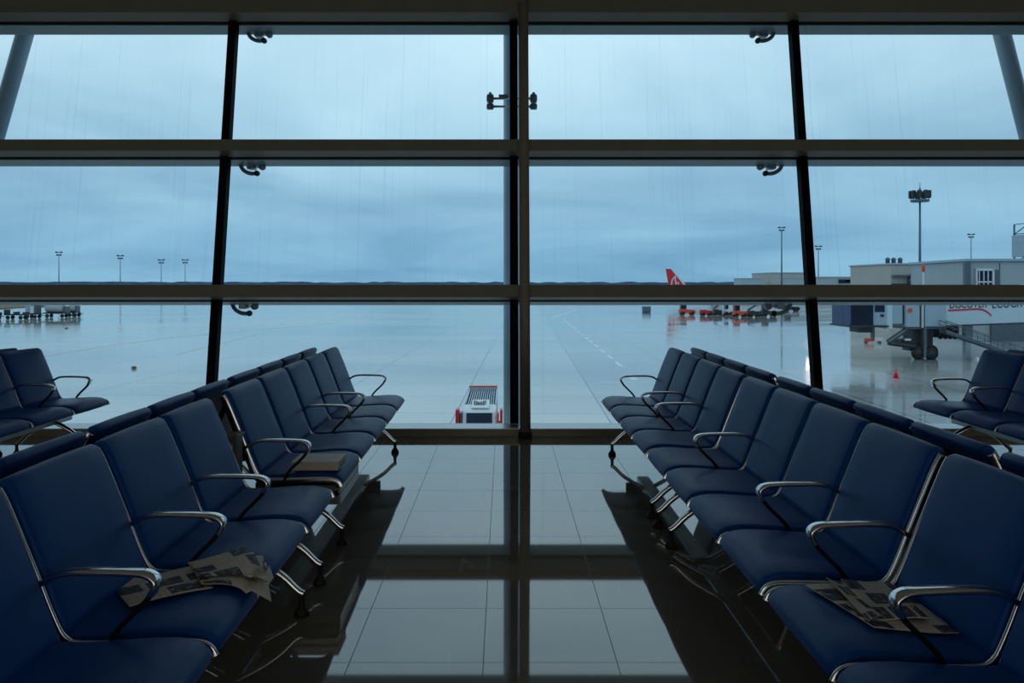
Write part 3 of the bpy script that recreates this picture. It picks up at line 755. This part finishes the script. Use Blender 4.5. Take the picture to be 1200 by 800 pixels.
for x, d in ((1078.5, .35), (1092.5, .2), (1094.0, 2.3), (1107.0, 2.2)):
    rr = .56
    bm = NB(); lathe(bm, [(rr*.7, -.24), (rr*.94, -.22), (rr, -.12), (rr, .12), (rr*.94, .22), (rr*.7, .24)], c=(jx(x)-ox, d, rr), axis='y', n=24)
    wh = link('wheel', bm, M['rubber'], jr, True)
    bm = NB(); lathe(bm, [(.06, -.27), (rr*.5, -.25), (rr*.6, -.2), (rr*.6, .0)], c=(jx(x)-ox, d, rr), axis='y', n=18); link('hub', bm, M['gear'], wh, True)
# access stair
sx0, sz0, sx1, sz1 = jx(1098)-ox, jz(385), jx(1187)-ox, jz(416)
st = NB()
for d in (-1.4, -.4):
    prism(st, [(sx0, sz0), (sx1, sz1), (sx1, sz1-.28), (sx0, sz0-.28)], 'y', d-.05, d+.05)
so = link('stair_stringer', st, M['galv'], jr)
for i in range(16):
    f = (i+.5)/16; bm = NB(); x, z = sx0+(sx1-sx0)*f, sz0+(sz1-sz0)*f
    box(bm, x-.16, x+.16, -1.36, -.44, z-.1, z-.04); link('step', bm, M['galv'], so)
bm = NB()
for d in (-1.4, -.4):
    tube(bm, [(sx0, d, sz0+.75), (sx1, d, sz1+.75)], .04, 6); tube(bm, [(sx0, d, sz0+.4), (sx1, d, sz1+.4)], .025, 6)
    for i in range(7):
        f = i/6; x, z = sx0+(sx1-sx0)*f, sz0+(sz1-sz0)*f; tube(bm, [(x, d, z-.1), (x, d, z+.75)], .03, 6)
link('stair_rail', bm, M['galv'], jr)
jb(1124, 1151, 381, 399, 4.2, 6.2, M['gear'], 'service_gear', None)
jb(1152, 1161, 380, 402, 2.6, 3.2, M['bridge'], 'bridge_leg')
for x in (1127, 1133, 1139, 1145):
    bm = NB(); tube(bm, [(jx(x)-ox, 3.6, jz(381)), (jx(x+3)-ox, 3.4, jz(388)), (jx(x+1)-ox, 3.6, jz(400))], .18, 7); link('cable_loop', bm, M['rubber'], jr, True)
jb(1152, 1153.5, 400, 422, 2.7, 3.1, M['bridge'], 'bridge_leg')

# ------------------------------------------------------------------ small things on the apron
def cone(x, y, hpx, label):
    X, D = ap(x, y); h_ = hpx*D/F
    t = thing('traffic_cone', label, 'traffic cone', (X, D, APRON))
    bm = NB(); box(bm, -h_*.28, h_*.28, -h_*.28, h_*.28, 0, h_*.06); link('cone_base', bm, M['conered'], t)
    bm = NB(); lathe(bm, [(h_*.25, h_*.06), (h_*.04, h_), (h_*.02, h_*1.01)], n=16); link('cone_body', bm, M['conered'], t, True)
    bm = NB(); lathe(bm, [(h_*.168, h_*.45), (h_*.128, h_*.62)], n=16); link('cone_band', bm, M['orange'], t, True)
cone(1050, 443, 12, 'red traffic cone standing alone on the wet apron near the bridge wheels')
X, D = ap(1148, 424)
t = thing('marker_block', 'red and white marker block on the apron beside the outermost right bench', 'marker', (X, D, APRON))
for i, m in enumerate((M['white'], M['red'], M['red'], M['white'])):
    bm = NB(); prism(bm, [(-.3, 0), (.3, 0), (.2, .4), (-.2, .4)], 'x', -.36+i*.18, -.18+i*.18); link('marker_segment', bm, m, t)
X, D = ap(1021, 402)
t = thing('barrier_board', 'low orange and white barrier board beneath the boarding bridge cab', 'barrier', (X, D, APRON))
bm = NB(); box(bm, -.75, .3, -.1, .1, .18, .55); bevel(link('board', bm, M['orange'], t), .02)
bm = NB(); box(bm, .3, 1.2, -.1, .1, .3, .6); bevel(link('board', bm, M['white'], t), .02)
for x in (-.6, .9):
    bm = NB(); box(bm, x-.06, x+.06, -.3, .3, 0, .2); link('barrier_foot', bm, M['gear'], t)
for x, y, lab in ((157, 432, 'small brown stone-like lump lying on the apron, left pane'), (78, 385, 'small brown lump lying on the apron near the baggage carts')):
    X, D = ap(x, y); bm = NB(); lathe(bm, [(.1, 0), (.2, .06), (.15, .16), (.03, .22)], n=9)
    o = link('debris_lump', bm, M['soil'], None, True); o.location = (X, D, APRON); o.scale = (1.2, .9, 1); tag(o, lab, 'debris')

# service truck parked below the sill, seen from above
DT = 29.2
t = thing('service_truck', 'small white service truck with slatted load and red side guards below the sill', 'truck', (at(561.5, 481, DT).x, DT, APRON))
hz = 1.9
bm = NB(); prism(bm, [(-.12, .45), (-.1, .95), (.22, 1.82), (.5, hz), (1.6, hz), (1.7, .45)], 'x', -.62, .62); cabn = bevel(link('cab', bm, M['white'], t), .05)
bm = NB(); prism(bm, [(-.13, 1.0), (.17, 1.79), (.2, 1.775), (-.06, 1.0)], 'x', -.47, .47); link('windscreen', bm, M['glassdark'], cabn)
bm = NB(); prism(bm, [(.42, hz+.01), (.42, hz+.05), (1.45, hz+.2), (1.45, hz+.01)], 'x', -.30, .36); sgn_ = bevel(link('roof_sign', bm, M['white'], t), .01)
zz = lambda y: hz+.05+(y-.42)*.1456
for i, (x, w_, y0, y1) in enumerate(((-.2, .05, .8, 1.3), (-.12, .06, .85, 1.2), (-.04, .07, .8, 1.1), (.05, .07, .8, 1.15), (.14, .06, .85, 1.25), (.21, .04, .8, 1.3), (.0, .36, .74, .82))):
    bm = NB(); prism(bm, [(y0, zz(y0)-.01), (y0, zz(y0)+.012), (y1, zz(y1)+.012), (y1, zz(y1)-.01)], 'x', x-w_*.5, x+w_*.5); link('lettering', bm, M['blueletter'], sgn_)
bm = NB(); box(bm, -.6, .6, 1.75, 6.1, .5, 1.3); link('load_bed', bm, M['darkmetal'], t)
bm = NB()
for i in range(14):
    x = -.58+i*1.16/13; box(bm, x-.02, x+.02, 1.8, 6.1, 1.74, 1.86)
box(bm, -.62, .62, 6.02, 6.16, .5, 1.98); box(bm, -.62, -.56, 1.75, 6.1, 1.4, 1.9); box(bm, .56, .62, 1.75, 6.1, 1.4, 1.9)
for i in range(6): box(bm, -.6, .6, 2.1+i*.42, 2.18+i*.42, 1.68, 1.74)
link('slatted_rack', bm, M['bridge'], t)
bm = NB(); box(bm, -.62, .62, 6.02, 6.18, 1.98, 2.04); link('rear_bar', bm, M['orange'], t)
for x0, x1, m in ((-.87, -.73, 'red'), (.645, .72, 'orange'), (.76, .855, 'red')):
    bm = NB(); box(bm, x0, x1, .05, .55, .4, 1.92 if m == 'red' else 1.78); bevel(link('side_guard', bm, M[m], t), .03)
bm = NB(); box(bm, -.715, -.63, .1, .6, .4, 1.8); bevel(link('side_step', bm, M['galv'], t), .03)
bm = NB(); box(bm, .72, .76, .15, .45, .9, 1.4); link('guard_link', bm, M['orange'], t)
bm = NB(); box(bm, -.73, -.62, .2, .4, .8, 1.2); link('guard_link', bm, M['galv'], t)
for y in (.7, 4.6):
    for x in (-.66, .66):
        bm = NB(); lathe(bm, [(.25, -.12), (.36, -.1), (.38, 0), (.36, .1), (.25, .12)], c=(x, y, .38), axis='x', n=18); link('wheel', bm, M['rubber'], t, True)

# baggage carts at the left
def wheels(t, xs, ys, r):
    for x in xs:
        for y in ys:
            bm = NB(); lathe(bm, [(r*.6, -.12), (r, -.1), (r, .1), (r*.6, .12)], c=(x, y, r), axis='y', n=14); link('wheel', bm, M['rubber'], t, True)
kc = 157/F
def cart(x0, x1, y, kind, label, grp='baggage carts on the far apron'):
    a, D = ap((x0+x1)/2, y); w = (x1-x0)/2*D/F
    t = thing('baggage_cart', label, 'cart', (a, D, APRON), 0, grp)
    bm = NB(); box(bm, -w, w, -.9, .9, .75, 1.0); bevel(link('deck', bm, M['gear'], t), .04)
    wheels(t, (-w*.65, w*.65), (-.75, .75), .36)
    if kind == 'flat':
        bm = NB(); box(bm, -w, -w+.12, -.9, .9, 1.0, 1.8); box(bm, -.1, .1, -.9, .9, 1, 1.4); box(bm, w-.2, w, -.9, .9, 1.0, 1.35); link('end_board', bm, M['gear'], t)
    if kind == 'box':
        bm = NB(); box(bm, -w*.94, -w*.2, -.85, .85, 1.0, 2.6); bevel(link('container', bm, M['bridge'], t), .08)
        bm = NB(); box(bm, -w*.15, w*.5, -.85, .85, 1.0, 2.3); bevel(link('container', bm, M['white'], t), .08)
        bm = NB(); box(bm, w*.55, w*.95, -.85, .85, 1.0, 2.7); bevel(link('container', bm, M['galv'], t), .08)
    if kind == 'tank':
        bm = NB(); tube(bm, [(-w*.9, 0, 1.85), (-w*.82, 0, 1.85), (w*.62, 0, 1.85), (w*.68, 0, 1.85)], [.6, .86, .86, .6], 16); link('tank', bm, M['concrete'], t, True)
        bm = NB(); box(bm, w*.7, w*.96, -.8, .8, 1.0, 2.2); bevel(link('pump_box', bm, M['galv'], t), .05)
    bm = NB(); tube(bm, [(w, 0, .8), (w+.9, 0, .55)], .08, 6); link('drawbar', bm, M['gear'], t)
cart(-18, -1, 374.5, 'flat', 'dark flat cart cut by the left edge of the picture')
cart(8, 31, 374, 'flat', 'empty flat baggage cart, leftmost whole one outside the left window')
cart(32, 46, 373, 'box', 'cart stacked with pale containers beside the empty flat cart')
cart(53, 80, 372, 'tank', 'grey tank cart between the containers and the last small cart')
cart(82, 92, 371, 'tank', 'small pale tank cart at the right end of the cart row')
# vehicles in front of the aircraft
def tug(x0, x1, y, body, label, boom=False, cabin=True):
    a, D = ap((x0+x1)/2, y); w = (x1-x0)/2*D/F
    t = thing('apron_tug', label, 'vehicle', (a, D, APRON), 0, 'ground vehicles on the far apron')
    bm = NB(); prism(bm, [(-w, .45), (-w, 1.25), (-w*.2, 1.35), (-w*.1, 1.2), (w*.8, 1.15), (w, .9), (w, .45)], 'y', -.9, .9); bevel(link('body', bm, body, t), .06)
    wheels(t, (-w*.62, w*.62), (-.85, .85), .42)
    if cabin:
        bm = NB(); box(bm, -w*.85, -w*.15, -.8, .8, 1.3, 2.3); cb = bevel(link('cabin', bm, M['glassdark'], t), .08)
        bm = NB(); box(bm, -w*.9, -w*.1, -.85, .85, 2.3, 2.45); link('cabin_roof', bm, body, cb)
    if boom:
        bm = NB(); prism(bm, [(-w*.9, 1.3), (w*1.1, 2.9), (w*1.1, 3.2), (-w*.9, 1.6)], 'y', -.45, .45); link('conveyor', bm, M['gear'], t)
tug(796, 814, 369, M['orange'], 'orange-red tug farthest left in the far vehicle row')
tug(821, 834, 370, M['red'], 'red and black tug second in the far vehicle row', cabin=False)
tug(836, 846, 369.5, M['gear'], 'small dark tug left of the white pole', True, False)
a, D = ap(847, 370)
t = thing('marker_pole', 'white upright pole among the far vehicles', 'pole', (a, D, APRON)); bm = NB(); tube(bm, [(0, 0, 0), (0, 0, 2.9)], .1, 8); link('pole', bm, M['white'], t)
bm = NB(); lathe(bm, [(.35, 0), (.35, .15), (.1, .2)], n=12); link('pole_base', bm, M['gear'], t)
tug(849, 857, 369.5, M['white'], 'white box-like cart right of the white pole')
tug(859, 875, 371.5, M['orange'], 'orange tug with dark cabin in the middle of the far row')
tug(876, 891, 371.5, M['gear'], 'dark belt loader right of the orange tug', True, False)
tug(892, 909, 371, M['gear'], 'dark low tug at right end of the far row', False, True)
tug(918, 936, 365, M['glassdark'], 'dark blue vehicle beside the right black window bar', False, True)
a, D = ap(757.5, 366)
t = thing('equipment_box', 'grey equipment box alone on the apron left of the vehicles', 'box', (a, D, APRON)); bm = NB(); box(bm, -.9, .9, -.8, .8, .15, 1.4); bevel(link('box_body', bm, M['mast'], t), .05)
bm = NB(); box(bm, -.8, .8, -.7, .7, 0, .15); link('skid', bm, M['gear'], t)

# ------------------------------------------------------------------ aircraft behind the rail
DA = 277.0
tx = at(780, 333, DA).x
t = thing('airliner', 'parked white airliner with red tail fin showing above the lower rail', 'aircraft', (tx, DA, APRON))
prof = [(.05, -.6), (.45, .2), (1.0, 3.0), (1.6, 6.5), (1.95, 10), (1.98, 14), (1.98, 31), (1.85, 34), (1.4, 36), (.7, 37.2), (.1, 37.7)]
bm = NB(); lathe(bm, prof, c=(0, 0, 0), axis='x', n=24)
for v in bm.verts: v.co.z += 4.15 + max(0, (10-v.co.x))*.09
fus = link('fuselage', bm, M['white'], t, True)
bm = NB(); box(bm, 9, 33, -2.0, 2.0, 4.55, 4.85); link('window_row', bm, M['glassdark'], fus)
fin = [(.0, 11.85), (1.75, 11.8), (7.0, 5.6), (1.2, 5.3)]
bm = NB(); prism(bm, fin, 'y', -.16, .16); fo = bevel(link('tail_fin', bm, M['red'], t), .04)
bm = NB(); prism(bm, [(1.75, 11.82), (2.15, 11.72), (7.6, 5.6), (6.75, 5.6), (3.35, 9.8)], 'y', -.19, .19); link('fin_leading_edge', bm, M['white'], fo)
def stroke(pts, w):
    bm = NB(); pts = smoothpath([(p[0], 0, p[1]) for p in pts], 2)
    for q in range(len(pts)-1):
        a_, b_ = pts[q], pts[q+1]; d = (b_-a_).normalized(); nx, nz = -d.z*w/2, d.x*w/2
        for ys in ((-.21, -.15), (.15, .21)):
            vs = [bm.verts.new((p.x+s*nx, y_, p.z+s*nz)) for y_ in ys for p, s in ((a_, 1), (a_, -1), (b_, -1), (b_, 1))]
            for f in ((0, 1, 2, 3), (7, 6, 5, 4), (0, 4, 5, 1), (1, 5, 6, 2), (2, 6, 7, 3), (3, 7, 4, 0)): bm.faces.new([vs[i] for i in f])
    link('fin_emblem', bm, M['white'], fo)
stroke([(3.6, 9.4), (2.6, 8.6), (2.05, 7.6), (2.0, 5.6)], .38)
stroke([(3.4, 9.0), (3.2, 8.0), (3.6, 7.0), (3.5, 5.6)], .42)
stroke([(3.9, 7.1), (4.3, 7.2), (4.5, 6.6)], .36)
for s in (-1, 1):
    bm = NB(); prism(bm, [(1.2, s*.6), (3.2, s*6.2), (4.4, s*6.2), (4.9, s*.6)], 'z', 5.0, 5.18); link('tailplane', bm, M['white'], t)
    bm = NB(); prism(bm, [(14, s*1.5), (13.8, s*17), (15.3, s*17), (20.5, s*1.5)], 'z', 3.0, 3.3); link('wing', bm, M['white'], t)
    bm = NB(); lathe(bm, [(.4, 16.5), (.8, 17.5), (1.0, 19.5), (.95, 20.8), (.8, 20.9)], c=(0, s*5.7, 2.2), axis='x', n=18); link('engine', bm, M['white'], t, True)
    for x in (17.0,):
        bm = NB(); lathe(bm, [(.35, -.4), (.55, -.35), (.55, .35), (.35, .4)], c=(x, s*3.6, .55), axis='y', n=14); box(bm, x-.12, x+.12, s*3.6-.12, s*3.6+.12, .5, 3.0); link('main_gear', bm, M['rubber'], t)
bm = NB(); lathe(bm, [(.25, -.3), (.4, -.25), (.4, .25), (.25, .3)], c=(32, 0, .4), axis='y', n=14); box(bm, 31.9, 32.1, -.1, .1, .4, 2.4); link('nose_gear', bm, M['rubber'], t)

# lit floodlight on a pole standing behind the right window bar
a, D = ap(948, 376)
t = thing('lamp_post', 'lit lamp post outside, mostly hidden behind the right black window bar', 'lamp post', (a, D, APRON))
bm = NB(); tube(bm, [(0, 0, 0), (0, 0, 9.5)], .1, 8); link('pole', bm, M['mast'], t)
lm = bpy.data.materials.new('lit_lamp'); lm.use_nodes = True
lp = lm.node_tree.nodes['Principled BSDF']; lp.inputs['Emission Color'].default_value = (1, .72, .74, 1); lp.inputs['Emission Strength'].default_value = 5
bm = NB(); box(bm, -.45, .45, -.2, .2, 7.4, 9.6); bevel(link('lamp_head', bm, lm, t), .05)

# ------------------------------------------------------------------ sky
w = bpy.data.worlds.new('overcast'); bpy.context.scene.world = w; w.use_nodes = True
nt = w.node_tree; N = nt.nodes.new; L = nt.links.new
bg = nt.nodes['Background']
tc = N('ShaderNodeTexCoord'); sp = N('ShaderNodeSeparateXYZ'); L(tc.outputs['Generated'], sp.inputs[0])
zr = N('ShaderNodeValToRGB'); L(sp.outputs['Z'], zr.inputs['Fac']); e = zr.color_ramp.elements
e[0].position = 0.0; e[0].color = lin((122, 166, 194)); e[1].position = 1.0; e[1].color = lin((180, 200, 212))
for pos, c in ((.05, (128, 172, 199)), (.12, (148, 187, 210)), (.2, (176, 209, 226)), (.32, (193, 222, 236)), (.55, (188, 212, 225))):
    x = e.new(pos); x.color = lin(c)
mx = N('ShaderNodeMath'); mx.operation = 'ADD'; mx.inputs[1].default_value = .16; L(sp.outputs['Z'], mx.inputs[0])
dx = N('ShaderNodeMath'); dx.operation = 'DIVIDE'; L(sp.outputs['X'], dx.inputs[0]); L(mx.outputs[0], dx.inputs[1])
dy = N('ShaderNodeMath'); dy.operation = 'DIVIDE'; L(sp.outputs['Y'], dy.inputs[0]); L(mx.outputs[0], dy.inputs[1])
cb = N('ShaderNodeCombineXYZ'); L(dx.outputs[0], cb.inputs[0]); L(dy.outputs[0], cb.inputs[1])
nz = N('ShaderNodeTexNoise'); nz.inputs['Scale'].default_value = .62; nz.inputs['Detail'].default_value = 6; nz.inputs['Roughness'].default_value = .52; nz.inputs['Distortion'].default_value = .5
L(cb.outputs[0], nz.inputs['Vector'])
cr = N('ShaderNodeValToRGB'); cr.color_ramp.elements[0].position = .37; cr.color_ramp.elements[1].position = .64
cr.color_ramp.elements[0].color = (.72, .79, .85, 1); cr.color_ramp.elements[1].color = (1.16, 1.13, 1.10, 1)
L(nz.outputs['Fac'], cr.inputs['Fac'])
mu = N('ShaderNodeMixRGB'); mu.blend_type = 'MULTIPLY'; mu.inputs['Fac'].default_value = 1
L(zr.outputs['Color'], mu.inputs['Color1']); L(cr.outputs['Color'], mu.inputs['Color2']); L(mu.outputs['Color'], bg.inputs['Color'])
bg.inputs['Strength'].default_value = 1.22

# ------------------------------------------------------------------ camera and colour
cam = bpy.data.cameras.new('camera'); co = bpy.data.objects.new('camera', cam); C.objects.link(co)
co.location = (0, 0, H); co.rotation_euler = (PI/2, 0, 0)
cam.sensor_width = 36; cam.lens = F/1200*36; cam.shift_x = (600-PX)/1200; cam.shift_y = -(400-PY)/1200; cam.clip_end = 5000; cam.clip_start = .05
sc = bpy.context.scene; sc.camera = co
vs = sc.view_settings; vs.view_transform = 'Standard'; vs.look = 'None'; vs.exposure = 0; vs.gamma = 1; vs.use_curve_mapping = False
sc.cycles.max_bounces = 10; sc.cycles.diffuse_bounces = 5; sc.cycles.glossy_bounces = 5; sc.cycles.transparent_max_bounces = 24
sc.cycles.use_denoising = True; sc.cycles.sample_clamp_indirect = 4
